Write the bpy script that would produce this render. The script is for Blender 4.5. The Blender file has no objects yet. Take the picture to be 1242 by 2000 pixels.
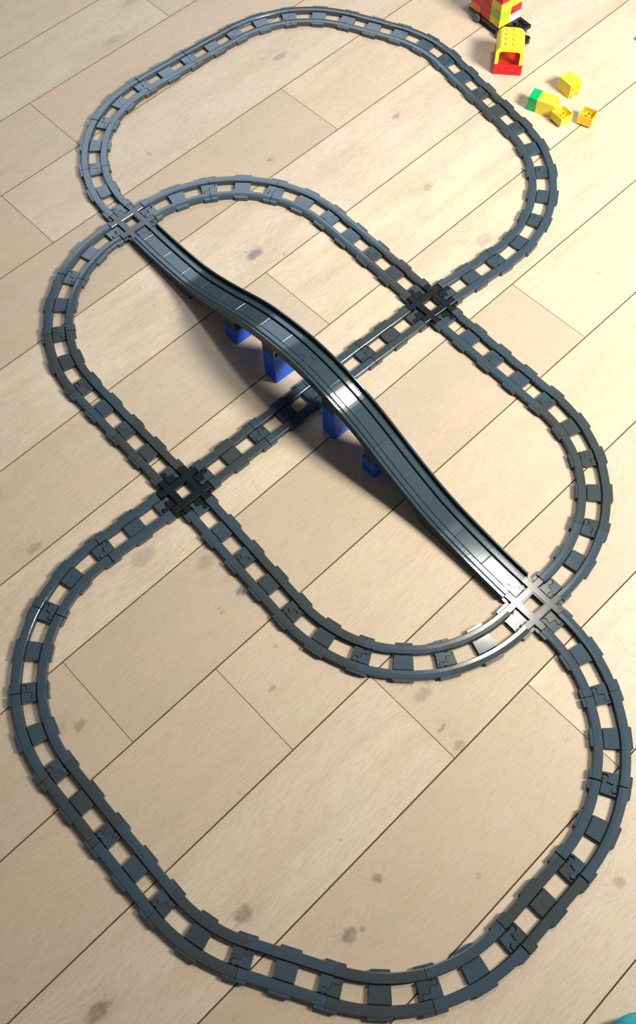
import bpy, bmesh, math, random
from mathutils import Vector, Matrix

# ---------------------------------------------------------------- camera, world, lights
S = 0.001                      # everything below is written in millimetres
C = bpy.context.scene.collection
scene = bpy.context.scene
TOP = 7.5                      # height of the sleeper tops above the floor

CAM_F = 1.89094
CAM_C = [1323.09, -630.35, 1468.26]
CAM_R = [[0.667371, 0.744266, -0.026143], [0.656186, -0.604267, -0.451975], [-0.352187, 0.28448, -0.891648]]
cam = bpy.data.cameras.new('camera')
cam.sensor_fit = 'VERTICAL'; cam.sensor_height = 36.0
cam.lens = CAM_F * 1000 / 2000 * 36.0
cam.clip_start = 0.01; cam.clip_end = 100
camo = bpy.data.objects.new('camera', cam); C.objects.link(camo)
r0, r1, r2 = [Vector(r) for r in CAM_R]
m = Matrix.Identity(4)
for i in range(3):
    m[i][0] = r0[i]; m[i][1] = -r1[i]; m[i][2] = -r2[i]
m[0][3] = CAM_C[0]*S; m[1][3] = CAM_C[1]*S; m[2][3] = (CAM_C[2]+TOP)*S
camo.matrix_world = m
scene.camera = camo

world = bpy.data.worlds.new('world'); scene.world = world
world.use_nodes = True
bg = world.node_tree.nodes['Background']
bg.inputs['Color'].default_value = (0.86, 0.90, 1.0, 1)
bg.inputs['Strength'].default_value = 0.115

def area(name, loc, target, sx, sy, power, col, shape='RECTANGLE'):
    l = bpy.data.lights.new(name, 'AREA'); l.shape = shape
    l.size = sx*S; l.size_y = sy*S; l.energy = power; l.color = col
    o = bpy.data.objects.new(name, l); C.objects.link(o)
    o.location = Vector(loc)*S
    o.rotation_euler = (Vector(target)-Vector(loc)).to_track_quat('-Z', 'Y').to_euler()
    return o
# ceiling lamp that glints on the lower-right crossing and on the crest of the bridge
area('ceiling_lamp', (600, 862, 2400), (600, 862, 0), 260, 260, 22, (1.0, 0.94, 0.84), 'DISK')
# main light: a bright opening to the right of the picture, low enough to throw long soft shadows to the left
area('window_light_right', (2050, 1000, 1650), (-100, 1750, 350), 620, 620, 138, (0.99, 0.96, 0.87))
# cool window light coming in from beyond the upper left corner
area('window_light_far', (-2700, 1950, 2750), (0, 300, 0), 2600, 1400, 50, (0.64, 0.79, 1.0))

vs = scene.view_settings
scene.display_settings.display_device = 'sRGB'
vs.view_transform = 'Standard'; vs.look = 'None'; vs.gamma = 1; vs.use_curve_mapping = False
vs.exposure = 0.0

# ---------------------------------------------------------------- helpers
def tag(o, label=None, cat=None, group=None, kind=None):
    if label: o['label'] = label
    if cat: o['category'] = cat
    if group: o['group'] = group
    if kind: o['kind'] = kind
    return o

def mesh_of(bm, name, mats):
    bmesh.ops.recalc_face_normals(bm, faces=bm.faces[:])
    me = bpy.data.meshes.new(name)
    bmesh.ops.scale(bm, vec=(S, S, S), verts=bm.verts[:])
    bm.to_mesh(me); bm.free()
    for mt in (mats if isinstance(mats, (list, tuple)) else [mats]): me.materials.append(mt)
    return me

def link(name, me, parent=None):
    o = bpy.data.objects.new(name, me); C.objects.link(o)
    if parent is not None: o.parent = parent
    return o

def empty(name, loc=(0, 0, 0), rz=0):
    o = bpy.data.objects.new(name, None); C.objects.link(o)
    o.empty_display_size = 0.01
    o.location = Vector(loc)*S; o.rotation_euler = (0, 0, rz)
    return o

def copy_tree(o, parent=None):
    c = o.copy(); C.objects.link(c)
    if parent is not None: c.parent = parent
    for ch in list(o.children): copy_tree(ch, c)
    return c

def box(bm, x0, x1, y0, y1, z0, z1, bev=0.0, mi=0):
    vs_ = [bm.verts.new(p) for p in ((x0,y0,z0),(x1,y0,z0),(x1,y1,z0),(x0,y1,z0),(x0,y0,z1),(x1,y0,z1),(x1,y1,z1),(x0,y1,z1))]
    fs = [bm.faces.new([vs_[i] for i in f]) for f in ((3,2,1,0),(4,5,6,7),(0,1,5,4),(1,2,6,5),(2,3,7,6),(3,0,4,7))]
    for f in fs: f.material_index = mi
    if bev > 0:
        es = list({e for f in fs for e in f.edges})
        bmesh.ops.bevel(bm, geom=es, offset=bev, segments=2, affect='EDGES', profile=0.5)
    return vs_

def cyl(bm, x, y, z0, z1, r, n=20, r2=None, bev=0.0):
    r2 = r if r2 is None else r2
    b = [bm.verts.new((x+r*math.cos(2*math.pi*i/n), y+r*math.sin(2*math.pi*i/n), z0)) for i in range(n)]
    t = [bm.verts.new((x+r2*math.cos(2*math.pi*i/n), y+r2*math.sin(2*math.pi*i/n), z1)) for i in range(n)]
    top = bm.faces.new(t); bm.faces.new(b[::-1])
    for i in range(n): bm.faces.new((b[i], b[(i+1) % n], t[(i+1) % n], t[i])).smooth = True
    if bev > 0:
        bmesh.ops.bevel(bm, geom=list(top.edges), offset=bev, segments=2, affect='EDGES', profile=0.5)

def prism(bm, pts, z0, z1, fn=lambda s, n: (s, n), zf=None):
    """extrude a plan polygon; fn maps (s, n) to (x, y)"""
    zf = zf or (lambda s: 0.0)
    lo = [bm.verts.new((*fn(s, n), z0+zf(s))) for s, n in pts]
    hi = [bm.verts.new((*fn(s, n), z1+zf(s))) for s, n in pts]
    bm.faces.new(lo[::-1]); bm.faces.new(hi)
    k = len(pts)
    for i in range(k): bm.faces.new((lo[i], lo[(i+1) % k], hi[(i+1) % k], hi[i]))

def sweep(bm, prof, svals, fn, zf=None):
    """sweep a closed (n, z) profile along s"""
    rings = []
    for s in svals:
        rings.append([bm.verts.new((*fn(s, n), z+(zf(s) if zf else 0.0))) for n, z in prof])
    k = len(prof)
    for a, b in zip(rings, rings[1:]):
        for i in range(k): bm.faces.new((a[i], a[(i+1) % k], b[(i+1) % k], b[i]))
    bm.faces.new(rings[0][::-1]); bm.faces.new(rings[-1])

# ---------------------------------------------------------------- materials
def nodes_of(name):
    mt = bpy.data.materials.new(name); mt.use_nodes = True
    nt = mt.node_tree
    return mt, nt, nt.nodes['Principled BSDF']

def plastic(name, col, rough=0.3, spec=0.5, var=0.06, bump=0.0):
    mt, nt, b = nodes_of(name)
    N, L = nt.nodes, nt.links
    b.inputs['Roughness'].default_value = rough
    b.inputs['Specular IOR Level'].default_value = spec
    tc = N.new('ShaderNodeTexCoord'); nz = N.new('ShaderNodeTexNoise')
    nz.inputs['Scale'].default_value = 60; nz.inputs['Detail'].default_value = 4
    L.new(tc.outputs['Object'], nz.inputs['Vector'])
    mix = N.new('ShaderNodeMix'); mix.data_type = 'RGBA'
    mix.inputs[6].default_value = (*[c*(1-var) for c in col], 1)
    mix.inputs[7].default_value = (*[min(1, c*(1+var)) for c in col], 1)
    L.new(nz.outputs['Fac'], mix.inputs[0]); L.new(mix.outputs[2], b.inputs['Base Color'])
    n2 = N.new('ShaderNodeTexNoise'); n2.inputs['Scale'].default_value = 220; n2.inputs['Detail'].default_value = 3
    L.new(tc.outputs['Object'], n2.inputs['Vector'])
    mr = N.new('ShaderNodeMapRange'); mr.inputs['To Min'].default_value = rough*0.85; mr.inputs['To Max'].default_value = rough*1.2
    L.new(n2.outputs['Fac'], mr.inputs['Value']); L.new(mr.outputs['Result'], b.inputs['Roughness'])
    if bump:
        bp = N.new('ShaderNodeBump'); bp.inputs['Strength'].default_value = bump; bp.inputs['Distance'].default_value = 0.0004
        L.new(n2.outputs['Fac'], bp.inputs['Height']); L.new(bp.outputs['Normal'], b.inputs['Normal'])
    return mt

M = {
 'blue_grey': plastic('blue grey plastic', (0.044, 0.067, 0.086), 0.13),
 'old_grey': plastic('older grey plastic', (0.045, 0.056, 0.060), 0.13),
 'bridge': plastic('bridge plastic', (0.039, 0.061, 0.076), 0.10, 0.36),
 'dark_grey': plastic('dark grey plastic', (0.030, 0.033, 0.035), 0.17),
 'black': plastic('near black plastic', (0.0055, 0.0085, 0.009), 0.26),
 'black2': plastic('black plastic', (0.008, 0.008, 0.009), 0.28),
 'blue': plastic('blue plastic', (0.0, 0.095, 0.66), 0.3, 0.3),
 'yellow': plastic('yellow plastic', (0.95, 0.75, 0.045), 0.22),
 'amber': plastic('amber yellow plastic', (0.95, 0.58, 0.045), 0.22),
 'green': plastic('green plastic', (0.0, 0.42, 0.13), 0.22),
 'lime': plastic('lime plastic', (0.38, 0.66, 0.04), 0.22),
 'red': plastic('red plastic', (0.62, 0.008, 0.016), 0.22),
 'orange': plastic('orange plastic', (0.85, 0.22, 0.03), 0.22),
 'white': plastic('white plastic', (0.86, 0.86, 0.84), 0.25),
 'wheel': plastic('grey wheel plastic', (0.10, 0.115, 0.125), 0.3),
 'grime': plastic('dark oiled joint', (0.17, 0.105, 0.052), 0.7, 0.2),
 'end': plastic('plank end', (0.27, 0.19, 0.115), 0.7, 0.2),
 'sub': plastic('sub floor', (0.05, 0.03, 0.015), 0.9, 0.1),
 'teal': plastic('turquoise cloth', (0.035, 0.33, 0.40), 0.85, 0.1, 0.15, 0.4),
 'crumb': plastic('white crumb', (0.9, 0.9, 0.88), 0.5),
}

# wood: light whitewashed oak; grain runs along the planks, knots stand where the photo has them
PD = math.radians(91.95)
KNOTS = [  # x, y, size along the grain, size across, strength, tint (0 brown, 1 blue grey)
 (228.3,130.5,20,12,.95,1),(213,120,5,4,.5,0),(270,172,5,5,.35,0),(763,-350.8,10,9,.95,1),(1143.8,-664.4,16,13,.75,0),(1264.4,-570.9,14,10,.8,0),(1270,-551,4,4,.7,0),
 (1235.1,-489.9,9,7,.8,0),(1104.2,-889.9,22,12,.8,0),(1144.8,-267.5,11,4,.8,0),(1182.3,-266.9,11,9,.6,0),(1087.6,-251.6,17,11,.5,0),
 (765.8,-678.6,12,6,.6,0),(750,-705,14,9,.3,0),(922.8,-419.2,6,4,.6,0),(683.8,-359.6,17,13,.42,0),(605.4,-432.4,26,15,.42,1),(-172.8,544.7,22,9,.5,0),
 (143.3,600.5,11,6,.65,1),(336.4,506,15,9,.4,0),(54.3,319.7,9,5,.6,0),(-136.6,144.5,5,9,.45,1),(513,487.3,24,16,.35,1),(722.9,583.8,6,5,.4,0),
 (465.5,-558.2,15,8,.5,0),(874.3,-368.9,5,7,.4,0),(192.6,-94.2,4,4,.5,0),(1161.8,-492.4,3,3,.6,0),(1469.3,-237.3,9,9,.5,0),(1079,-228,9,6,.5,0),(1090,-200,5,4,.55,0),
 (760,-395,5,4,.5,0),(772,-398,4,3,.5,0),(731,-356,9,8,.2,1),(1010,-560,5,3,.45,0),(340,-560,20,9,.35,0),(-480,300,28,12,.3,0),(-560,420,30,14,.3,0),
 (1330,-380,5,4,.4,0),(560,-640,24,10,.22,0),(880,650,20,8,.3,0),(1240,380,18,9,.3,0)]
def wood():
    mt, nt, b = nodes_of('whitewashed oak'); N, L = nt.nodes, nt.links
    def math_(op, a, bb=None, c=None):
        n = N.new('ShaderNodeMath'); n.operation = op
        for i, v in enumerate((a, bb, c)):
            if v is None: continue
            if isinstance(v, (int, float)): n.inputs[i].default_value = v
            else: L.new(v, n.inputs[i])
        return n.outputs[0]
    def mixc(f, a, bb, mode='MIX'):
        n = N.new('ShaderNodeMix'); n.data_type = 'RGBA'; n.blend_type = mode
        for i, v in ((0, f), (6, a), (7, bb)):
            if isinstance(v, tuple): n.inputs[i].default_value = (*v, 1)
            elif isinstance(v, (int, float)): n.inputs[i].default_value = v
            else: L.new(v, n.inputs[i])
        return n.outputs[2]
    geo = N.new('ShaderNodeNewGeometry'); oi = N.new('ShaderNodeObjectInfo')
    rot = N.new('ShaderNodeVectorRotate'); rot.rotation_type = 'Z_AXIS'; rot.inputs['Angle'].default_value = -PD
    L.new(geo.outputs['Position'], rot.inputs['Vector'])
    # plank specific shift so that the figure never runs on into the next board
    comb = N.new('ShaderNodeCombineXYZ')
    L.new(math_('MULTIPLY', oi.outputs['Random'], 31.7), comb.inputs[0]); L.new(math_('MULTIPLY', oi.outputs['Random'], 17.3), comb.inputs[1])
    add = N.new('ShaderNodeVectorMath'); add.operation = 'ADD'
    L.new(rot.outputs[0], add.inputs[0]); L.new(comb.outputs[0], add.inputs[1])
    # knots bend the grain
    kn = None; knb = None
    warp = None
    wob = N.new('ShaderNodeTexNoise'); wob.inputs['Scale'].default_value = 90; wob.inputs['Detail'].default_value = 3
    L.new(rot.outputs[0], wob.inputs['Vector'])
    wc = N.new('ShaderNodeVectorMath'); wc.operation = 'MULTIPLY_ADD'
    L.new(wob.outputs['Color'], wc.inputs[0]); wc.inputs[1].default_value = (0.018, 0.014, 0); wc.inputs[2].default_value = (-0.009, -0.007, 0)
    kv = N.new('ShaderNodeVectorMath'); kv.operation = 'ADD'; L.new(rot.outputs[0], kv.inputs[0]); L.new(wc.outputs[0], kv.inputs[1])
    for (x, y, sa, sb, st, tint) in KNOTS:
        px = math.cos(-PD)*x - math.sin(-PD)*y; py = math.sin(-PD)*x + math.cos(-PD)*y
        sub = N.new('ShaderNodeVectorMath'); sub.operation = 'SUBTRACT'
        L.new(kv.outputs[0], sub.inputs[0]); sub.inputs[1].default_value = (px*S, py*S, 0)
        mul = N.new('ShaderNodeVectorMath'); mul.operation = 'MULTIPLY'; L.new(sub.outputs[0], mul.inputs[0])
        mul.inputs[1].default_value = (1/(sa*S), 1/(sb*S), 0)
        ln = N.new('ShaderNodeVectorMath'); ln.operation = 'LENGTH'; L.new(mul.outputs[0], ln.inputs[0])
        r = ln.outputs['Value']
        mr = N.new('ShaderNodeMapRange'); mr.interpolation_type = 'SMOOTHSTEP'
        mr.inputs['From Min'].default_value = 0.5; mr.inputs['From Max'].default_value = 1.2
        mr.inputs['To Min'].default_value = st; mr.inputs['To Max'].default_value = 0
        L.new(r, mr.inputs['Value'])
        v = mr.outputs['Result']
        if tint: knb = v if knb is None else math_('MAXIMUM', knb, v)
        else: kn = v if kn is None else math_('MAXIMUM', kn, v)
        if sa >= 9:
            w = N.new('ShaderNodeMapRange'); w.interpolation_type = 'SMOOTHSTEP'
            w.inputs['From Min'].default_value = 0.2; w.inputs['From Max'].default_value = 4.5
            w.inputs['To Min'].default_value = 1; w.inputs['To Max'].default_value = 0
            L.new(r, w.inputs['Value'])
            warp = w.outputs['Result'] if warp is None else math_('MAXIMUM', warp, w.outputs['Result'])
    sep = N.new('ShaderNodeSeparateXYZ'); L.new(add.outputs[0], sep.inputs[0])
    big = N.new('ShaderNodeTexNoise'); big.inputs['Scale'].default_value = 3.2; big.inputs['Detail'].default_value = 2
    L.new(add.outputs[0], big.inputs['Vector'])
    yy = math_('ADD', sep.outputs[1], math_('MULTIPLY', warp, 0.016))
    yy = math_('ADD', yy, math_('MULTIPLY', big.outputs['Fac'], 0.03))
    def stretched(kx, ky, scale, detail, rough=0.6):
        cb = N.new('ShaderNodeCombineXYZ')
        L.new(math_('MULTIPLY', sep.outputs[0], kx), cb.inputs[0]); L.new(math_('MULTIPLY', yy, ky), cb.inputs[1])
        n = N.new('ShaderNodeTexNoise'); n.inputs['Scale'].default_value = scale; n.inputs['Detail'].default_value = detail
        n.inputs['Roughness'].default_value = rough
        L.new(cb.outputs[0], n.inputs['Vector']); return n.outputs['Fac']
    broad = stretched(1.3, 9, 3.0, 4)
    fine = stretched(6, 75, 6.0, 5, .7)
    pores = stretched(16, 210, 5.0, 3, .6)
    base = mixc(oi.outputs['Random'], (0.505, 0.418, 0.305), (0.650, 0.552, 0.425))
    base = mixc(1.0, base, oi.outputs['Color'], 'MULTIPLY')
    patch = stretched(2.2, 4.0, 2.2, 3)
    def ramp(v, a, c, t0=0.0, t1=1.0):
        q = N.new('ShaderNodeMapRange'); q.inputs['From Min'].default_value = a; q.inputs['From Max'].default_value = c
        q.inputs['To Min'].default_value = t0; q.inputs['To Max'].default_value = t1
        L.new(v, q.inputs['Value']); return q.outputs['Result']
    col = mixc(ramp(patch, .40, .62, 0, .55), base, (0.56, 0.42, 0.335))
    col = mixc(ramp(broad, .46, .70, 0, .55), col, (0.47, 0.38, 0.25))
    col = mixc(ramp(fine, .46, .70, 0, .62), col, (0.40, 0.30, 0.195))
    col = mixc(ramp(pores, .56, .74, 0, .55), col, (0.29, 0.21, 0.135))
    kd = stretched(30, 60, 3.0, 3)
    col = mixc(math_('MULTIPLY', warp, ramp(fine, .38, .6, 0.0, .25)), col, (0.36, 0.27, 0.185))
    col = mixc(math_('MULTIPLY', kn, ramp(kd, .3, .7, .45, .95)), col, (0.135, 0.095, 0.065))
    col = mixc(math_('MULTIPLY', knb, ramp(kd, .3, .7, .6, .95)), col, (0.135, 0.135, 0.165))
    L.new(col, b.inputs['Base Color'])
    rr = ramp(fine, .3, .7, .42, .56); L.new(rr, b.inputs['Roughness'])
    b.inputs['Specular IOR Level'].default_value = 0.42
    bp = N.new('ShaderNodeBump'); bp.inputs['Strength'].default_value = 0.25; bp.inputs['Distance'].default_value = 0.0006
    L.new(math_('ADD', fine, pores), bp.inputs['Height']); L.new(bp.outputs['Normal'], b.inputs['Normal'])
    return mt
M['wood'] = wood()
# ---------------------------------------------------------------- floor: one object per plank
floor = empty('floor'); tag(floor, 'floor of light whitewashed oak planks', None, None, 'structure')
SEAM = {k: 76.2 - 179.45*(k-4) for k in range(-3, 17)}
SEAM[1] = 606.0; SEAM[2] = 438.0; SEAM[3] = 256.5
TONE = {(1,0): (.93,.97,.98), (1,1): (1.02,1.03,1.04), (2,0): (1.0,1.02,1.04), (2,1): (.97,.94,.97), (3,0): (1.0,1.0,1.0), (3,1): (1.06,1.08,1.14), (4,0): (.95,.95,.96), (4,1): (1.05,1.02,.98),
        (5,1): (1.06,1.07,1.10), (6,0): (.90,.91,.90), (6,1): (1.08,1.07,1.03), (7,1): (1.04,1.04,1.0), (8,1): (.95,.95,.92), (8,2): (1.06,1.04,1.02), (8,0): (.94,.94,.92),
        (9,0): (1.0,.98,.95), (9,1): (.99,.99,.95), (10,0): (.95,.93,.92), (10,1): (1.0,.99,.97), (11,0): (.96,.93,.91), (11,1): (1.0,.97,.95), (12,1): (.90,.895,.87), (12,2): (.93,.93,.88), (13,0): (.90,.90,.86), (13,1): (.92,.92,.87)}
JOINT = {1: [463.5], 2: [61], 3: [-143], 4: [480], 5: [-1240, 1290], 6: [107], 7: [-1260, 1380], 8: [-661, 423], 9: [-493], 10: [-326], 11: [-160], 12: [-1120, 1010],
         0: [-300, 900], -1: [200], -2: [-350, 1000], 13: [240], 14: [-700, 500], 15: [-50]}
ux, uy = math.cos(PD), math.sin(PD); px_, py_ = -uy, ux
rnd = random.Random(4)
for k in range(-2, 16):
    t = [-1900] + sorted(JOINT.get(k, [0])) + [2100]
    for t0, t1 in zip(t, t[1:]):
        ln, wd = (t1-t0)-0.08, (SEAM[k]-SEAM[k+1])-0.5
        bm = bmesh.new()
        ch = 0.95
        a, c = ln/2, wd/2
        rings = []
        for off, oe, z in ((0, 0, -12.0), (0, 0, -ch), (ch, .6, 0.0)):
            rings.append([bm.verts.new((x, y, z)) for x, y in ((-a+oe, -c+off), (a-oe, -c+off), (a-oe, c-off), (-a+oe, c-off))])
        bm.faces.new(rings[0][::-1]); bm.faces.new(rings[2])
        for q, (A_, B_) in enumerate(zip(rings, rings[1:])):
            for i in range(4):
                f = bm.faces.new((A_[i], A_[(i+1) % 4], B_[(i+1) % 4], B_[i])); f.material_index = 1 if i in (0, 2) else 2
        me = mesh_of(bm, 'plank', [M['wood'], M['grime'], M['end']])
        o = link('plank', me, floor)
        tc, sc = (t0+t1)/2, (SEAM[k]+SEAM[k+1])/2
        o.location = Vector((ux*tc+px_*sc, uy*tc+py_*sc, -rnd.random()*0.12))*S
        o.rotation_euler = (0, 0, PD)
        o.color = (*TONE.get((k, t.index(t0)), (1, 1, 1)), 1)
bm = bmesh.new(); box(bm, -2300, 2100, -1900, 2200, -30, -12.2)
o = link('sub_floor', mesh_of(bm, 'sub_floor', M['sub']), floor)

# ---------------------------------------------------------------- track pieces
R = 259.85
ARM = 40.35
def straight_fn(s, n): return (s, n)
def curve_fn(s, n):            # left turn, centre at (0, R)
    a = s/R
    return ((R-n)*math.sin(a), R-(R-n)*math.cos(a))
LEN = {'s': 128.0, 'c': R*math.pi/6}
RAIL = [(12.4, 0.0), (12.4, 3.6), (13.6, 3.6), (13.6, 9.9), (14.3, 10.4), (20, 10.6), (26.4, 10.3), (27.6, 9.6), (28.0, 8.2), (28.1, 0.0)]
def mir(p): return [(-n, z) for n, z in p][::-1]

def end_path(g=0.0):
    """outline of the coupling at the start of a piece, from n=+11.6 to n=-11.6; knob at n=-7.7, socket at n=+7.7"""
    pts = [(0.3, 11.6)]
    r = 4.9; cx = 8.1; a0 = math.radians(128)
    # socket (material removed, s > 0): circle at s=8.1, n=7.7
    pts.append((0.3, 10.6))
    N_ = 10
    for i in range(N_+1):
        a = math.radians(140) - math.radians(280)*i/N_      # sweeps from +n side round to -n side
        pts.append((cx+r*math.cos(a), 7.7+r*math.sin(a)))
    pts.append((0.9, 4.9)); pts.append((1.2, 2.6)); pts.append((-0.4, -2.6)); pts.append((-0.4, -5.3))
    r2_ = 4.05
    for i in range(N_+1):
        a = math.radians(40) + math.radians(280)*i/N_
        pts.append((-cx+r2_*math.cos(a), -7.7+r2_*math.sin(a)))
    pts.append((0.3, -10.2)); pts.append((0.3, -11.6))
    return pts

def tab(bm, fn, s0, s1, side, c0=True, c1=True):
    """low lug outside the rail"""
    n0, n1 = 25.5*side, 31.6*side
    a, c = (1.6 if c0 else 0), (1.0 if c1 else 0)
    pts = [(s0, n0), (s1, n0), (s1, n0+(n1-n0)*0.78), (s1-c, n1), (s0+a, n1), (s0, n0+(n1-n0)*0.78)]
    prism(bm, pts, 0.0, 9.5, fn)

def half_plate(bm, fn, L, at_start):
    """coupling plate of one end"""
    p = end_path()
    poly = [(s, n) for s, n in p] + [(15.8, -11.6), (15.8, 11.6)]
    if not at_start: poly = [(L-s, -n) for s, n in poly]
    prism(bm, poly, 3.2, TOP, fn)

TONES = ('blue_grey', 'old_grey')
PROTO = {}
def piece_meshes(kind):
    L = LEN[kind]; fn = straight_fn if kind == 's' else curve_fn
    n_ = 2 if kind == 's' else 14
    sv = [0.42 + (L-0.84)*i/(n_-1) for i in range(n_)]
    out = []
    for side in (1, -1):
        bm = bmesh.new(); sweep(bm, RAIL if side == 1 else mir(RAIL), sv, fn); out.append(('rail', bm))
    m0, m1 = L/2-15.6, L/2+15.6
    sub = [m0 + (m1-m0)*i/4 for i in range(5)]
    bm = bmesh.new()
    pl = [(-11.6, 0), (-11.6, TOP-.4), (-11.2, TOP), (11.2, TOP), (11.6, TOP-.4), (11.6, 0)]
    sweep(bm, pl, sub, fn)
    sweep(bm, [(-14.5, 0), (-14.5, 2.6), (14.5, 2.6), (14.5, 0)], [m0+.05, m1-.05], fn)
    for side in (1, -1): tab(bm, fn, m0, m1, side)
    # small moulding mark in the middle of the sleeper
    cx_, cy_ = fn(L/2, 0)
    cyl(bm, cx_, cy_, TOP-.1, TOP+.16, 2.6, 16); cyl(bm, cx_, cy_, TOP, TOP+.32, .8, 10)
    out.append(('sleeper', bm))
    for st in (True, False):
        bm = bmesh.new()
        half_plate(bm, fn, L, st)
        a, c = (0.45, 15.8) if st else (L-15.8, L-0.45)
        sweep(bm, [(-14.5, 0), (-14.5, 3.0), (14.5, 3.0), (14.5, 0)], [a, c], fn)
        for side in (1, -1): tab(bm, fn, a, c, side, not st, st)
        out.append(('coupling', bm))
    return out
def make_piece(kind, tone):
    me = [(nm, mesh_of(bm, nm, M[tone])) for nm, bm in piece_meshes(kind)]
    return me
for kind in 'sc':
    for tone in TONES: PROTO[kind, tone] = make_piece(kind, tone)

PIECES = [
(1, 0, 'c', -1, -41.23, -0.37, 180.66),(1, 1, 'c', -1, -172.28, 33.01, 151.18),(1, 2, 'c', -1, -269.81, 126.8, 119.5),(1, 3, 's', -1, -303.58, 258.12, 88.72),
(1, 4, 's', -1, -300.75, 386.84, 87.62),(1, 5, 'c', -1, -295.31, 515.02, 86.45),(1, 6, 'c', -1, -252.48, 642.73, 56.1),(1, 7, 's', -1, -151.3, 731.46, 24.19),
(1, 8, 'c', -1, -34.96, 783.75, 21.4),(1, 9, 's', -1, 97.99, 798.35, -9.82),(1, 10, 's', -1, 223.2, 776.52, -9.6),(1, 11, 'c', -1, 348.25, 755.38, -9.67),
(1, 12, 'c', -1, 469.5, 699.68, -38.23),(1, 13, 'c', -1, 549.55, 592.74, -66.4),(1, 14, 's', -1, 569.49, 460.24, -94.04),(2, 0, 'c', -1, 0.1, 41.45, 88.99),
(2, 1, 'c', -1, 37.68, 171.21, 58.97),(2, 2, 'c', -1, 134.81, 264.91, 29.69),(2, 3, 's', -1, 264.8, 299.24, -0.95),(2, 4, 's', -1, 392.31, 297.02, -1.67),
(3, 0, 'c', 1, 0.28, -42.09, 269.05),(3, 1, 'c', 1, 33.29, -173.46, 299.61),(3, 2, 'c', 1, 128.43, -269.73, 329.22),(3, 3, 's', 1, 258.46, -306.5, 360.28),
(3, 4, 's', 1, 387.16, -305.54, 360.72),(5, 0, 's', -1, 599.15, 290.83, -1.02),(5, 1, 's', -1, 725.82, 288.68, -0.28),(5, 2, 'c', -1, 852.84, 288.49, -0.63),
(5, 3, 'c', -1, 981.66, 252.59, -32.11),(5, 4, 'c', -1, 1072.54, 154.16, -62.16),(6, 0, 's', -1, 559.17, 250.67, 269.21),(6, 1, 's', -1, 557.43, 122.19, 269.61),
(6, 2, 's', -1, 556.67, -6.19, 270.17),(6, 3, 's', -1, 557.18, -134.7, 269.78),(7, 0, 's', 1, 595.65, -304.21, -1.61),(7, 1, 's', 1, 722.25, -307.98, -1.79),
(7, 2, 'c', 1, 848.75, -312.36, -1.31),(7, 3, 'c', 1, 978.06, -281.45, 30.09),(7, 4, 'c', 1, 1071.84, -187.63, 61.5),(8, 0, 'c', -1, 1142.46, -17.71, 0.58),
(8, 1, 'c', -1, 1272.88, -51.6, -28.74),(8, 2, 'c', -1, 1370.79, -145.84, -57.35),(8, 3, 's', -1, 1412.21, -275.6, -87.43),(8, 4, 'c', -1, 1417.99, -404.43, -88.27),
(8, 5, 'c', -1, 1386.91, -535.45, -118.85),(8, 6, 's', -1, 1293.67, -632.46, -148.03),(8, 7, 'c', -1, 1185.48, -700.26, -148.43),(8, 8, 's', -1, 1056.85, -738.56, -178.52),
(8, 9, 's', -1, 929.03, -742.1, -179.26),(8, 10, 'c', -1, 801.35, -743.91, -180.92),(8, 11, 'c', -1, 672.06, -706.61, -212.48),(8, 12, 'c', -1, 581.01, -606.44, -242.46),
(8, 13, 's', -1, 551.84, -473.96, -271.7),
]
OLD = {(1,4),(1,6),(1,7),(1,10),(2,4),(3,2),(3,4),(5,2),(5,3),(6,0),(6,3),(7,1),(7,2),(7,4),(8,3),(8,5),(8,7),(8,9)}
ORD = ['first','second','third','fourth','fifth','sixth','seventh','eighth','ninth','tenth']
def where(e, i, n):
    A_, B_, C_, D_ = 'upper-left crossing', 'upper black crossing', 'lower black crossing', 'lower-right crossing'
    if e == 1:
        return (ORD[i]+' clockwise on the far loop from the '+A_) if i < 8 else (ORD[n-1-i]+' anticlockwise on the far loop from the '+B_)
    if e == 8:
        return (ORD[i]+' clockwise on the near loop from the '+D_) if i < 7 else (ORD[n-1-i]+' anticlockwise on the near loop from the '+C_)
    fr, to = {2: (A_, B_), 3: (A_, C_), 5: (B_, D_), 6: (B_, C_), 7: (C_, D_)}[e]
    return ORD[i]+' from the '+fr+' towards the '+to
GROUPS = {1: 'track pieces of the far loop', 8: 'track pieces of the near loop', 2: 'track pieces of the upper inner bend', 3: 'track pieces of the left inner bend',
          5: 'track pieces of the right inner bend', 6: 'track pieces running under the bridge', 7: 'track pieces of the lower inner bend'}
cnt = {}
for p in PIECES: cnt[p[0]] = cnt.get(p[0], 0)+1
for (e, i, kind, tn, x, y, th) in PIECES:
    a = math.radians(th)
    if kind == 'c' and tn < 0:      # a right-hand bend is the same moulding laid from its other end
        cx, cy = x+R*math.sin(a), y-R*math.cos(a)
        dx, dy = x-cx, y-cy; w = -math.pi/6
        x, y = cx+dx*math.cos(w)-dy*math.sin(w), cy+dx*math.sin(w)+dy*math.cos(w)
        a = a+w+math.pi
    tone = 'old_grey' if (e, i) in OLD else 'blue_grey'
    t = empty('straight_track' if kind == 's' else 'curved_track', (x, y, 0), a)
    cw = 'straight' if kind == 's' else 'curved'
    tag(t, ('dark ' if tone == 'old_grey' else 'blue-')+'grey '+cw+' track piece, '+where(e, i, cnt[e]), 'toy track', GROUPS[e])
    for nm, me in PROTO[kind, tone]: link(nm, me, t)

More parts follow.
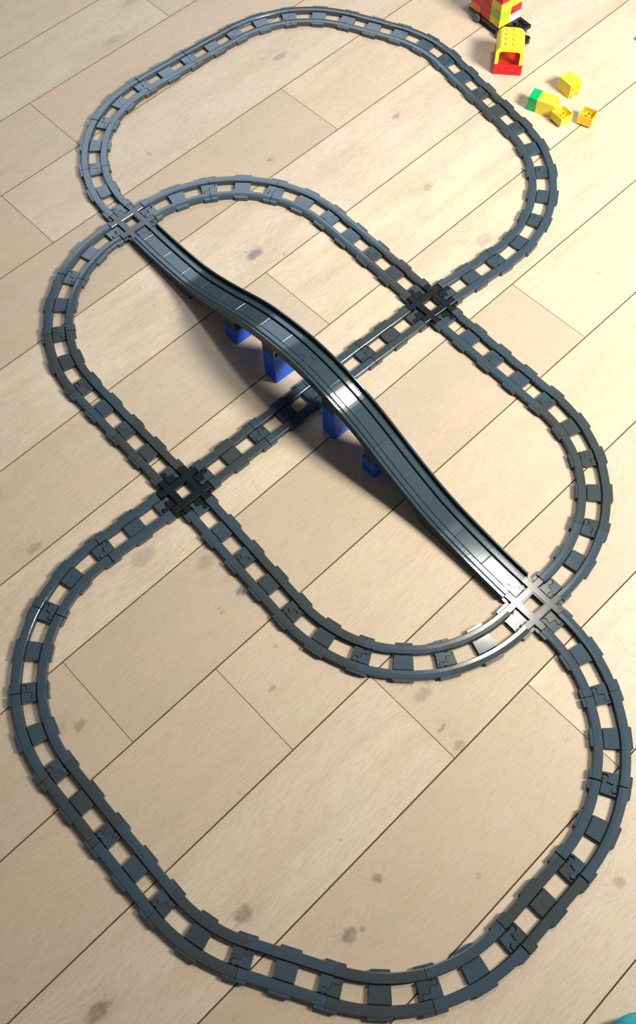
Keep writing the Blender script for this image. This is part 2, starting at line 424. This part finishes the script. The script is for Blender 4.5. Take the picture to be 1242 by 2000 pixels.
# ---------------------------------------------------------------- crossings
def make_crossing(x, y, th, mat, label):
    t = empty('track_crossing', (x, y, 0), th); tag(t, label, 'toy track', 'track crossings')
    bm = bmesh.new()
    h = 31.4
    # base plate round the square hole
    for (x0, x1, y0, y1) in ((-h, h, 12, h), (-h, h, -h, -12), (-h, -12, -12, 12), (12, h, -12, 12)):
        box(bm, x0, x1, y0, y1, 0, 5.6)
    link('base_plate', mesh_of(bm, 'base_plate', mat), t)
    for ax in range(2):
        for side in (1, -1):
            bm = bmesh.new()
            fn = (lambda s, n: (s, n)) if ax == 0 else (lambda s, n: (-n, s))
            z1 = 10.5 if ax == 0 else 10.38
            pr = [(14.0, 0), (14.0, z1-.7), (14.6, z1), (24.8, z1), (25.8, z1-.8), (26.8, 6.2), (26.8, 0)]
            sweep(bm, pr if side == 1 else mir(pr), [-ARM+.42, ARM-.42], fn)
            link('rail', mesh_of(bm, 'rail', mat), t)
    bm = bmesh.new()
    for (x0, x1, y0, y1) in ((-14.2, 14.2, 12.2, 14.2), (-14.2, 14.2, -14.2, -12.2), (-14.2, -12.2, -12.2, 12.2), (12.2, 14.2, -12.2, 12.2)):
        box(bm, x0, x1, y0, y1, 0, 9.4)
    link('hole_frame', mesh_of(bm, 'hole_frame', mat), t)
    for q in range(4):
        w = q*math.pi/2
        def fn(s, n, w=w):
            X, Y = ARM-s, -n
            return (X*math.cos(w)-Y*math.sin(w), X*math.sin(w)+Y*math.cos(w))
        bm = bmesh.new()
        poly = end_path()+[(12.4, -11.6), (12.4, 11.6)]
        prism(bm, poly, 3.2, TOP, fn)
        prism(bm, [(0.3, -25), (13, -25), (13, 25), (0.3, 25)], 0, 3.0, fn)
        for side in (1, -1):
            prism(bm, [(0.3, 26*side), (9.5, 26*side), (9.5, 29*side), (7.5, 31.6*side), (0.3, 31.6*side)], 0, 7.3, fn)
        link('coupling', mesh_of(bm, 'coupling', mat), t)
    return t
CROSS = [[0.0, 0.0, 0.0], [559.95, 291.81, -1.523], [556.22, -304.06, -0.5765], [1102.2, -17.53, 0.17]]
make_crossing(*CROSS[0][:2], math.radians(CROSS[0][2]), M['dark_grey'], 'dark grey track crossing at the upper-left foot of the bridge')
make_crossing(*CROSS[1][:2], math.radians(CROSS[1][2]), M['black'], 'black track crossing on the upper right side of the bridge')
make_crossing(*CROSS[2][:2], math.radians(CROSS[2][2]), M['black'], 'black track crossing on the lower left side of the bridge')
make_crossing(*CROSS[3][:2], math.radians(CROSS[3][2]), M['dark_grey'], 'dark grey shiny track crossing at the lower-right foot of the bridge')

# ---------------------------------------------------------------- bridge
BA = Vector((ARM, 0.6)); BB = Vector((CROSS[3][0]-ARM, CROSS[3][1]))
BL = (BB-BA).length; bdir = math.atan2(*(BB-BA).yx)
MID = BL/2
KZ = [(0, 106), (32, 105), (64, 101), (96, 95), (128, 87.2), (160, 77), (192, 64.5), (224, 51), (256, 38.5), (288, 27), (320, 17), (352, 10.2), (384, 6.2), (416, 3.2), (448, 1.2), (480, 0.25), (540, 0)]
def deck(s):
    d = abs(s-MID)
    for (a, za), (b, zb) in zip(KZ, KZ[1:]):
        if a <= d <= b:
            i = KZ.index((a, za))
            z0 = KZ[i-1][1] if i > 0 else KZ[1][1]; z3 = KZ[i+2][1] if i+2 < len(KZ) else zb
            x0 = KZ[i-1][0] if i > 0 else -KZ[1][0]; x3 = KZ[i+2][0] if i+2 < len(KZ) else b+(b-a)
            m0 = (zb-z0)/(b-x0); m1 = (z3-za)/(x3-a)
            if i == 0: m0 = 0
            h = b-a; u = (d-a)/h
            return (2*u**3-3*u*u+1)*za+(u**3-2*u*u+u)*h*m0+(-2*u**3+3*u*u)*zb+(u**3-u*u)*h*m1
    return 0.0
def frange(a, b, step):
    n = max(1, int(math.ceil((b-a)/step))); return [a+(b-a)*i/n for i in range(n+1)]

def bridge_piece(name, label, s0, s1, legs, wedge, end0, end1):
    """s0..s1 along the bridge, legs = [(a, b, foot height)], wedge = (a, b) where the side walls reach the floor"""
    t = empty(name, (BA.x, BA.y, 0), bdir); tag(t, label, 'toy bridge', 'bridge sections')
    mat = M['bridge']; fn = straight_fn
    g = 0.35
    sv = frange(s0+g, s1-g, 8)
    for side in (1, -1):
        f = (lambda p: p) if side == 1 else mir
        bm = bmesh.new()
        sweep(bm, f([(12.9, TOP-5.2), (12.9, TOP-3.4), (13.6, TOP-3.4), (13.6, TOP+2.2), (14.4, TOP+3.0), (21.4, TOP+3.0), (22.6, TOP+2.2), (23.0, TOP-1), (23.0, TOP-5.2)]), sv, fn, deck)
        link('rail', mesh_of(bm, 'rail', mat), t)
        bm = bmesh.new()
        sweep(bm, f([(22.8, TOP-5.2), (22.8, TOP+0.6), (27.8, TOP+0.6), (27.8, TOP-5.2)]), sv, fn, deck)
        a, b = max(s0, 68)+2, min(s1, BL-68)-2
        s = a
        while s+1.9 < b:
            z = deck(s+.9)
            x0, x1 = s, s+1.9
            y0, y1 = (23.4, 27.2) if side == 1 else (-27.2, -23.4)
            vs_ = [bm.verts.new(p) for p in ((x0,y0,z+TOP+.4),(x1,y0,z+TOP+.4),(x1,y1,z+TOP+.4),(x0,y1,z+TOP+.4),(x0+.3,y0,z+TOP+2.2),(x1-.3,y0,z+TOP+2.2),(x1-.3,y1,z+TOP+2.2),(x0+.3,y1,z+TOP+2.2))]
            for q in ((4,5,6,7),(0,1,5,4),(1,2,6,5),(2,3,7,6),(3,0,4,7)): bm.faces.new([vs_[i] for i in q])
            s += 4.0
        link('rack_strip', mesh_of(bm, 'rack_strip', mat), t)
        # side wall, down to the floor on the wedge, to the foot on the legs
        bm = bmesh.new()
        n0, n1 = (28.0, 31.6)
        def bottom(s):
            if wedge and wedge[0] <= s <= wedge[1]: return 0.0
            for a_, b_, fh in legs:
                if a_ <= s <= b_: return fh
            return max(0.0, deck(s)+TOP-9.5)
        brk = sorted({round(v, 3) for a_, b_, _ in legs for v in (a_-.01, a_, b_, b_+.01)} | ({wedge[0]-.01, wedge[0], wedge[1], wedge[1]+.01} if wedge else set()))
        ss = sorted(set(sv) | {b_ for b_ in brk if s0+g < b_ < s1-g})
        rings = []
        for s in ss:
            zt, zb = deck(s)+TOP, bottom(s)
            rings.append([bm.verts.new((s, side*n, z)) for n, z in ((n0, zb), (n0, zt+8.2), (n0+.7, zt+8.9), (n1-.8, zt+8.9), (n1, zt+8.0), (n1, zb))])
        for A_, B_ in zip(rings, rings[1:]):
            for i in range(6): bm.faces.new((A_[i], A_[(i+1) % 6], B_[(i+1) % 6], B_[i]))
        bm.faces.new(rings[0][::-1]); bm.faces.new(rings[-1])
        link('side_wall', mesh_of(bm, 'side_wall', mat), t)
    for a_, b_, fh in legs:                     # cross wall and foot plate inside each leg
        bm = bmesh.new()
        mid = (a_+b_)/2
        zt = deck(mid)+TOP-5
        box(bm, a_+1.2, a_+4.0, -28, 28, fh, zt)
        box(bm, a_+1.2, b_-1.2, -28, 28, fh, fh+2.0)
        link('leg_web', mesh_of(bm, 'leg_web', mat), t)
    # underside slab carrying the deck
    bm = bmesh.new()
    sweep(bm, [(-29, TOP-7.0), (-29, TOP-3.6), (29, TOP-3.6), (29, TOP-7.0)], sv, fn, lambda s: max(deck(s), -TOP+7.2))
    link('under_deck', mesh_of(bm, 'under_deck', mat), t)
    # deck panels, divided every 64 mm
    cuts = [s0]+[c for c in [MID+64*k+ (15 if False else 0) for k in range(-8, 9)] if s0+6 < c < s1-6]+[s1]
    cuts = [s0]+[c for c in [13.5+62.9*k for k in range(0, 17)] if s0+9 < c < s1-9]+[s1]
    for a, b in zip(cuts, cuts[1:]):
        bm = bmesh.new()
        e0 = end0 and a == s0; e1 = end1 and b == s1
        a2, b2 = (a+(15.8 if e0 else .15)), (b-(15.8 if e1 else .15))
        if b2-a2 > 3:
            pv = [a2, a2+.35]+frange(a2+.8, b2-.8, 6)+[b2-.35, b2]
            rings = []
            for i, s in enumerate(pv):
                dz = -.45 if i in (0, len(pv)-1) else 0.0
                z = deck(s)+TOP
                rings.append([bm.verts.new((s, n, z+h)) for n, h in ((-11.6, -3.6), (-11.6, dz-.3), (-11.2, dz), (11.2, dz), (11.6, dz-.3), (11.6, -3.6))])
            for A_, B_ in zip(rings, rings[1:]):
                for i in range(6): bm.faces.new((A_[i], A_[(i+1) % 6], B_[(i+1) % 6], B_[i]))
            bm.faces.new(rings[0][::-1]); bm.faces.new(rings[-1])
            if a > s0+1:                        # thin raised rib on the joint
                rb = [(-11.4, 0.0), (11.4, 0.0)]
                z = deck(a)+TOP
                sl = (deck(a+1)-deck(a-1))/2
                prof = [(-1.1, -.3), (-.5, .8), (0, 1.0), (.5, .68), (1.0, .26), (1.5, -.27)]
                r_ = [[bm.verts.new((a+u, n, z+v+sl*u)) for u, v in prof] for n in (-11.4, 11.4)]
                for i in range(5): bm.faces.new((r_[0][i], r_[0][i+1], r_[1][i+1], r_[1][i]))
                bm.faces.new(r_[0]); bm.faces.new(r_[1][::-1])
            link('deck_panel', mesh_of(bm, 'deck_panel', mat), t)
        else: bm.free()
        for e, st in ((e0, True), (e1, False)):
            if not e: continue
            bm = bmesh.new()
            poly = end_path()+[(15.6, -11.6), (15.6, 11.6)]
            base = s0 if st else s1
            poly = [(base+s, n) for s, n in poly] if st else [(base-s, -n) for s, n in poly]
            lo = []; hi = []
            for s, n in poly:
                z = deck(s)+TOP
                lo.append(bm.verts.new((s, n, z-3.4))); hi.append(bm.verts.new((s, n, z)))
            bm.faces.new(lo[::-1]); bm.faces.new(hi)
            for i in range(len(poly)): j = (i+1) % len(poly); bm.faces.new((lo[i], lo[j], hi[j], hi[i]))
            link('coupling', mesh_of(bm, 'coupling', mat), t)
    return t
F2, F4 = 2*19.2, 4*19.2
Q1, Q4 = MID-192, MID+192
P2, P3 = 436.0, 598.0
bridge_piece('bridge_ramp', 'blue-grey bridge ramp rising from the upper-left crossing', 0, Q1, [(Q1-15, Q1-.35, F2)], (0, 191), True, False)
bridge_piece('bridge_arch', 'upper-left half of the raised bridge middle with ribbed deck', Q1, MID, [(Q1+.35, Q1+17, F2), (P2-16, P2+16, F4)], None, False, True)
bridge_piece('bridge_arch', 'lower-right half of the raised bridge middle with bright glare', MID, Q4, [(P3-16, P3+16, F4), (Q4-16, Q4-.35, F2)], None, True, False)
bridge_piece('bridge_ramp', 'blue-grey bridge ramp descending to the lower-right crossing', Q4, BL, [(Q4+.35, Q4+15, F2)], (BL-191, BL), False, True)

# ---------------------------------------------------------------- building bricks
def brick_mesh(nx, ny, h, mat, name='building_brick', hollow=False):
    """studs of 16 mm pitch, body open below when hollow"""
    bm = bmesh.new(); w, d = nx*16.0-.2, ny*16.0-.2
    if not hollow:
        box(bm, -w/2, w/2, -d/2, d/2, 0, h-.1, 0.45)
    else:
        th = 1.5
        box(bm, -w/2, w/2, -d/2, d/2, h-1.8, h)
        for (x0, x1, y0, y1) in ((-w/2, w/2, -d/2, -d/2+th), (-w/2, w/2, d/2-th, d/2), (-w/2, -w/2+th, -d/2+th, d/2-th), (w/2-th, w/2, -d/2+th, d/2-th)):
            box(bm, x0, x1, y0, y1, 0, h-1.8)
        n = 24                                    # central tube
        for ro, ri in ((6.6, 5.2),):
            V = [[bm.verts.new((r*math.cos(2*math.pi*i/n), r*math.sin(2*math.pi*i/n), z)) for i in range(n)] for r, z in ((ro, h-1.8), (ro, 1.0), (ri, 1.0), (ri, h-1.8))]
            for A_, B_ in zip(V, V[1:]):
                for i in range(n): bm.faces.new((A_[i], A_[(i+1) % n], B_[(i+1) % n], B_[i]))
    for i in range(nx):
        for j in range(ny):
            cyl(bm, (i-(nx-1)/2)*16, (j-(ny-1)/2)*16, h-.3, h+4.4, 4.7, 20, bev=.4)
    return mesh_of(bm, name, mat)
BR_ME = brick_mesh(2, 4, 19.2, M['blue'])
def on_axis(s, n=0.0):
    return (BA.x+s*math.cos(bdir)-n*math.sin(bdir), BA.y+s*math.sin(bdir)+n*math.cos(bdir))
pillar_names = ['first pillar from the upper-left crossing', 'second pillar from the upper-left crossing', 'third pillar from the upper-left crossing', 'fourth pillar from the upper-left crossing']
for (s, k), pn in zip(((Q1+1, 2), (P2, 4), (P3, 4), (Q4-1, 2)), pillar_names):
    for q in range(k):
        o = link('building_brick', BR_ME); x, y = on_axis(s)
        o.location = Vector((x, y, q*19.2))*S; o.rotation_euler = (0, 0, bdir)
        lev = {0: 'bottom', k-1: 'top'}.get(q, 'second' if q == 1 else 'third')
        tag(o, 'blue toy brick, '+lev+' brick'+(' up' if lev in ('second', 'third') else '')+' of the bridge\'s '+pn, 'toy brick', 'blue bridge pillar bricks')

# tower of bricks on the waggon
TW = math.radians(175.2)            # along the long side, away from the near corner
tc = Vector((118.0, 943.0)); ta = Vector((math.cos(TW), math.sin(TW))); tb = Vector((-ta.y, ta.x))*-1
def tpos(a, b): return tc+ta*a+tb*b
def tower_brick(a0, b0, na, nb, layer, mk, label):
    h = 19.2; z0 = 19.5+layer*h
    o = link('building_brick', brick_mesh(na, nb, h, M[mk])); p = tpos(a0+na*8, b0+nb*8)
    o.location = Vector((p.x, p.y, z0))*S; o.rotation_euler = (0, 0, math.atan2(ta.y, ta.x))
    tag(o, label, 'toy brick', 'bricks of the tower on the waggon')
TOWER = [
 (0, 0, 2, 2, 0, 'yellow', 'yellow toy brick at the lowest near corner of the tower'),
 (32, 0, 2, 2, 0, 'red', 'red toy brick, lowest layer, middle of the tower\'s left side'),
 (64, 0, 2, 2, 0, 'orange', 'orange toy brick, lowest layer, far left end of the tower'),
 (0, 32, 4, 2, 0, 'white', 'white toy brick in the lowest layer of the tower\'s right side'),
 (64, 32, 2, 2, 0, 'red', 'red toy brick, lowest layer, hidden back corner of the tower'),
 (0, 0, 2, 2, 1, 'lime', 'lime green toy brick at the near corner of the tower'),
 (32, 0, 4, 2, 1, 'red', 'dark red toy brick above the orange one on the tower'),
 (0, 32, 2, 2, 1, 'red', 'bright red toy brick above the white one on the tower'),
 (32, 32, 4, 2, 1, 'yellow', 'yellow toy brick, second layer, back of the tower'),
 (0, 0, 2, 4, 2, 'yellow', 'yellow toy brick spanning the tower\'s right side, third layer'),
 (32, 0, 4, 2, 2, 'red', 'red toy brick in the third layer, left side of tower'),
 (32, 32, 4, 2, 2, 'orange', 'orange toy brick, third layer, back of the tower'),
 (0, 0, 4, 4, 3, 'red', 'red toy brick in the fourth layer above the yellow corner'),
 (64, 0, 2, 4, 3, 'red', 'red toy brick, fourth layer, far left end of tower'),
 (0, 0, 6, 2, 4, 'yellow', 'yellow toy brick in the top layer, front of the tower'),
 (0, 32, 6, 2, 4, 'lime', 'lime toy brick in the top layer, back of the tower'),
]
for b_ in TOWER: tower_brick(*b_)
# waggon chassis
wz = empty('toy_waggon', (*tpos(0, 0), 0), math.atan2(ta.y, ta.x)); tag(wz, 'black toy train waggon with grey wheels under the brick tower', 'toy train', None)
# local frame: +x along the side away from the near corner, -y (b direction) across
bm = bmesh.new()
box(bm, -36, 98, -66, 2, 11, 19.3, 0.6)
box(bm, -34, 92, -56, -8, 5, 11.2, 0.5)
link('chassis', mesh_of(bm, 'chassis', M['black2']), wz)
bm = bmesh.new()
for i in range(2):
    for j in range(4): cyl(bm, -9-15*i, -8-16*j, 19, 24.5, 4.7, 18, bev=.5)
link('stud_plate', mesh_of(bm, 'stud_plate', M['black2']), wz)
def wheel(parent, x, y, r, w, mat, nm='wheel'):
    bm = bmesh.new(); n = 24
    for rr, ww in ((r, w), (r*.62, w+1.6)):
        b = [[bm.verts.new((x+rr*math.cos(2*math.pi*i/n), y+sgn*ww/2, r+.3+rr*math.sin(2*math.pi*i/n))) for i in range(n)] for sgn in (-1, 1)]
        bm.faces.new(b[0]); bm.faces.new(b[1][::-1])
        for i in range(n): bm.faces.new((b[0][i], b[0][(i+1) % n], b[1][(i+1) % n], b[1][i])).smooth = True
    link(nm, mesh_of(bm, nm, mat), parent)
for x in (-8, 68):
    for y in (-61, 4): wheel(wz, x, y, 9.5, 6, M['wheel'])
bm = bmesh.new(); box(bm, -60, -43, -40, -24, 8, 14, .8); cyl(bm, -60, -32, 6, 18, 6.5, 18, bev=.6)
link('coupling_hook', mesh_of(bm, 'coupling_hook', M['black2']), wz)

# cab: red base with a yellow arched shell
L0 = Vector((195.0, 845.0)); fd = Vector((0.76, 0.65)).normalized()
cabrot = math.atan2(fd.y, fd.x)
cabt = empty('train_cab', (L0.x, L0.y, 0), cabrot); tag(cabt, 'yellow and red toy train cab with studded roof beside the tower', 'toy train', None)
# local: x across the front 0..63, y goes back 0..64
W_, D_, HB, HR = 62.0, 66.0, 25.5, 69.0
bm = bmesh.new()
for (x0, x1, y0, y1, z0, z1) in ((0, W_, 0, 3, 0, HB), (0, W_, D_-3, D_, 0, HB), (0, 3, 3, D_-3, 0, HB), (W_-3, W_, 3, D_-3, 0, HB), (2, W_-2, 2, D_-2, 0, 3)):
    box(bm, x0, x1, y0, y1, z0, z1, .5)
box(bm, 3, W_-3, 3, D_-3, 14, 17)
link('red_base', mesh_of(bm, 'red_base', M['red']), cabt)['label'] = 'red base of the cab'
bm = bmesh.new()                                   # raised frame on the front bumper
for (x0, x1, z0, z1) in ((12, 50, 7, 8.2), (12, 50, 17, 18.2), (12, 13.2, 7, 18), (48.8, 50, 7, 18)): box(bm, x0, x1, -.7, .4, z0, z1)
link('bumper_moulding', mesh_of(bm, 'bumper_moulding', M['red']), cabt)
def arch_pts(w0, w1, zb, zt, rad, n=8):
    pts = [(w0, zb), (w0, zt-rad)]
    for i in range(1, n+1):
        a = math.pi - (math.pi/2)*i/n
        pts.append((w0+rad+rad*math.cos(a), zt-rad+rad*math.sin(a)))
    for i in range(0, n+1):
        a = math.pi/2 - (math.pi/2)*i/n
        pts.append((w1-rad+rad*math.cos(a), zt-rad+rad*math.sin(a)))
    pts.append((w1, zb)); return pts
outer = arch_pts(1.0, W_-1.0, HB+.05, HR, 17); inner = arch_pts(6.0, W_-6.0, HB+.05, HR-5, 12.5)
win = arch_pts(8.5, W_-8.5, HB+.05, HB+31, 7)
bm = bmesh.new()
def tube_strip(bm, a, b, y0, y1):
    """shell between two outlines of equal length"""
    A0 = [bm.verts.new((x, y0, z)) for x, z in a]; A1 = [bm.verts.new((x, y1, z)) for x, z in a]
    B0 = [bm.verts.new((x, y0, z)) for x, z in b]; B1 = [bm.verts.new((x, y1, z)) for x, z in b]
    k = len(a)
    for i in range(k-1):
        bm.faces.new((A0[i], A0[i+1], A1[i+1], A1[i])); bm.faces.new((B0[i+1], B0[i], B1[i], B1[i+1]))
        bm.faces.new((A0[i+1], A0[i], B0[i], B0[i+1])); bm.faces.new((A1[i], A1[i+1], B1[i+1], B1[i]))
    bm.faces.new((A0[0], A1[0], B1[0], B0[0])); bm.faces.new((A0[-1], B0[-1], B1[-1], A1[-1]))
tube_strip(bm, outer, win, 1.0, 4.0)
tube_strip(bm, outer, win, D_-4, D_-1)
# middle shell with a side opening on each side: roof part plus corner posts
roof = [p for p in outer if p[1] > HR-19]; roofi = [p for p in inner if p[1] > HR-19]
k = min(len(roof), len(roofi)); 
tube_strip(bm, outer[1:-1], inner[1:-1], 3.9, D_-3.9)
for x0, x1 in ((1.0, 4.5), (W_-4.5, W_-1.0)):
    box(bm, x0, x1, 3.9, 14, HB+.05, HR-16.8); box(bm, x0, x1, D_-14, D_-3.9, HB+.05, HR-16.8); box(bm, x0, x1, 13.9, D_-13.9, HB+.05, HB+6); 
link('shell', mesh_of(bm, 'shell', M['yellow']), cabt)['label'] = 'yellow arched shell of the cab'
bm = bmesh.new()
for i in range(2):
    for j in range(4): cyl(bm, W_/2-8+16*i, D_/2-24+16*j, HR-.5, HR+3.2, 4.7, 20, bev=.5)
link('roof_studs', mesh_of(bm, 'roof_studs', M['yellow']), cabt)

# loose bricks
def place(o, x, y, z, mtx): o.matrix_world = Matrix.Translation(Vector((x, y, z))*S) @ mtx
def lying(ax):        # brick on its side, studs pointing along angle ax
    X = Vector((math.cos(ax), math.sin(ax), 0)); Z = Vector((0, 0, 1)); Y = X.cross(Z)
    mm = Matrix.Identity(4)
    # local z -> X (studs), local x -> Y, local y -> up
    for i in range(3): mm[i][0] = -Y[i]; mm[i][1] = Z[i]; mm[i][2] = X[i]
    return mm
a1 = math.radians(-8)
o = link('building_brick', brick_mesh(2, 2, 38.4, M['yellow'])); 
place(o, 323.5+16*math.sin(-a1)*1, 911.5+16*math.cos(a1), 16, lying(a1)); tag(o, 'tall yellow toy brick lying on its side, farthest of the loose bricks', 'toy brick', 'loose toy bricks')
a2 = math.radians(19)
b0 = Vector((321.5, 817.0)); wv = Vector((-math.sin(a2), math.cos(a2)))
o = link('building_brick', brick_mesh(2, 2, 19.2, M['green'])); c_ = b0+wv*16
place(o, c_.x, c_.y, 16, lying(a2)); tag(o, 'green toy brick joined to the end of a lying yellow brick', 'toy brick', 'loose toy bricks')
o = link('building_brick', brick_mesh(2, 2, 38.2, M['yellow'])); c_ = b0+wv*16+Vector((math.cos(a2), math.sin(a2)))*19.3
place(o, c_.x, c_.y, 16, lying(a2)); tag(o, 'tall yellow toy brick lying down with a green brick on its end', 'toy brick', 'loose toy bricks')
for (x, y, ang, mk, lb) in ((395.5, 843, -8, 'yellow', 'small yellow toy brick lying upside down against the green and yellow pair'), (434, 880, 17, 'amber', 'small amber-yellow toy brick lying upside down, rightmost of the loose bricks')):
    o = link('building_brick', brick_mesh(2, 2, 19.2, M[mk], hollow=True))
    place(o, x, y, 19.2+4.4, Matrix.Rotation(math.radians(ang), 4, 'Z') @ Matrix.Rotation(math.pi, 4, 'X')); tag(o, lb, 'toy brick', 'loose toy bricks')

# ---------------------------------------------------------------- small things
bm = bmesh.new()
bmesh.ops.create_uvsphere(bm, u_segments=40, v_segments=24, radius=1)
for v in bm.verts:
    a = math.atan2(v.co.y, v.co.x)
    w = 1+.03*math.sin(5*a+v.co.z*4)+.02*math.sin(9*a-v.co.z*7)
    v.co = Vector((v.co.x*72*w, v.co.y*52*w, (v.co.z*26*w+25) if v.co.z > -.9 else .5))
for f in bm.faces: f.smooth = True
o = link('cloth_toe', mesh_of(bm, 'cloth_toe', M['teal'])); o.location = Vector((1644, -367, 0))*S; o.rotation_euler = (0, 0, math.radians(30))
tag(o, 'turquoise rounded cloth edge in the bottom right corner', 'cloth')
for (x, y, lb) in ((-18.4, -181.8, 'tiny white crumb on the floor left of the left bend'), (142.8, -85.0, 'tiny white crumb between the left bend and the ramp')):
    bm = bmesh.new(); bmesh.ops.create_icosphere(bm, subdivisions=2, radius=1.5)
    rr = random.Random(int(x))
    for v in bm.verts: v.co *= .8+.4*rr.random()
    o = link('crumb', mesh_of(bm, 'crumb', M['crumb'])); o.location = Vector((x, y, 1.2))*S
    tag(o, lb, 'crumb', 'white crumbs on the floor')
bm = bmesh.new(); bmesh.ops.create_icosphere(bm, subdivisions=2, radius=9)
rr = random.Random(7)
for v in bm.verts: v.co = Vector((v.co.x*1.2, v.co.y*.8, max(v.co.z*.6+5, 0)*(.8+.3*rr.random())))
o = link('pebble', mesh_of(bm, 'pebble', M['black2'])); o.location = Vector((347, 1161, 0))*S
tag(o, 'small dark lump on the floor at the right edge', 'lump')
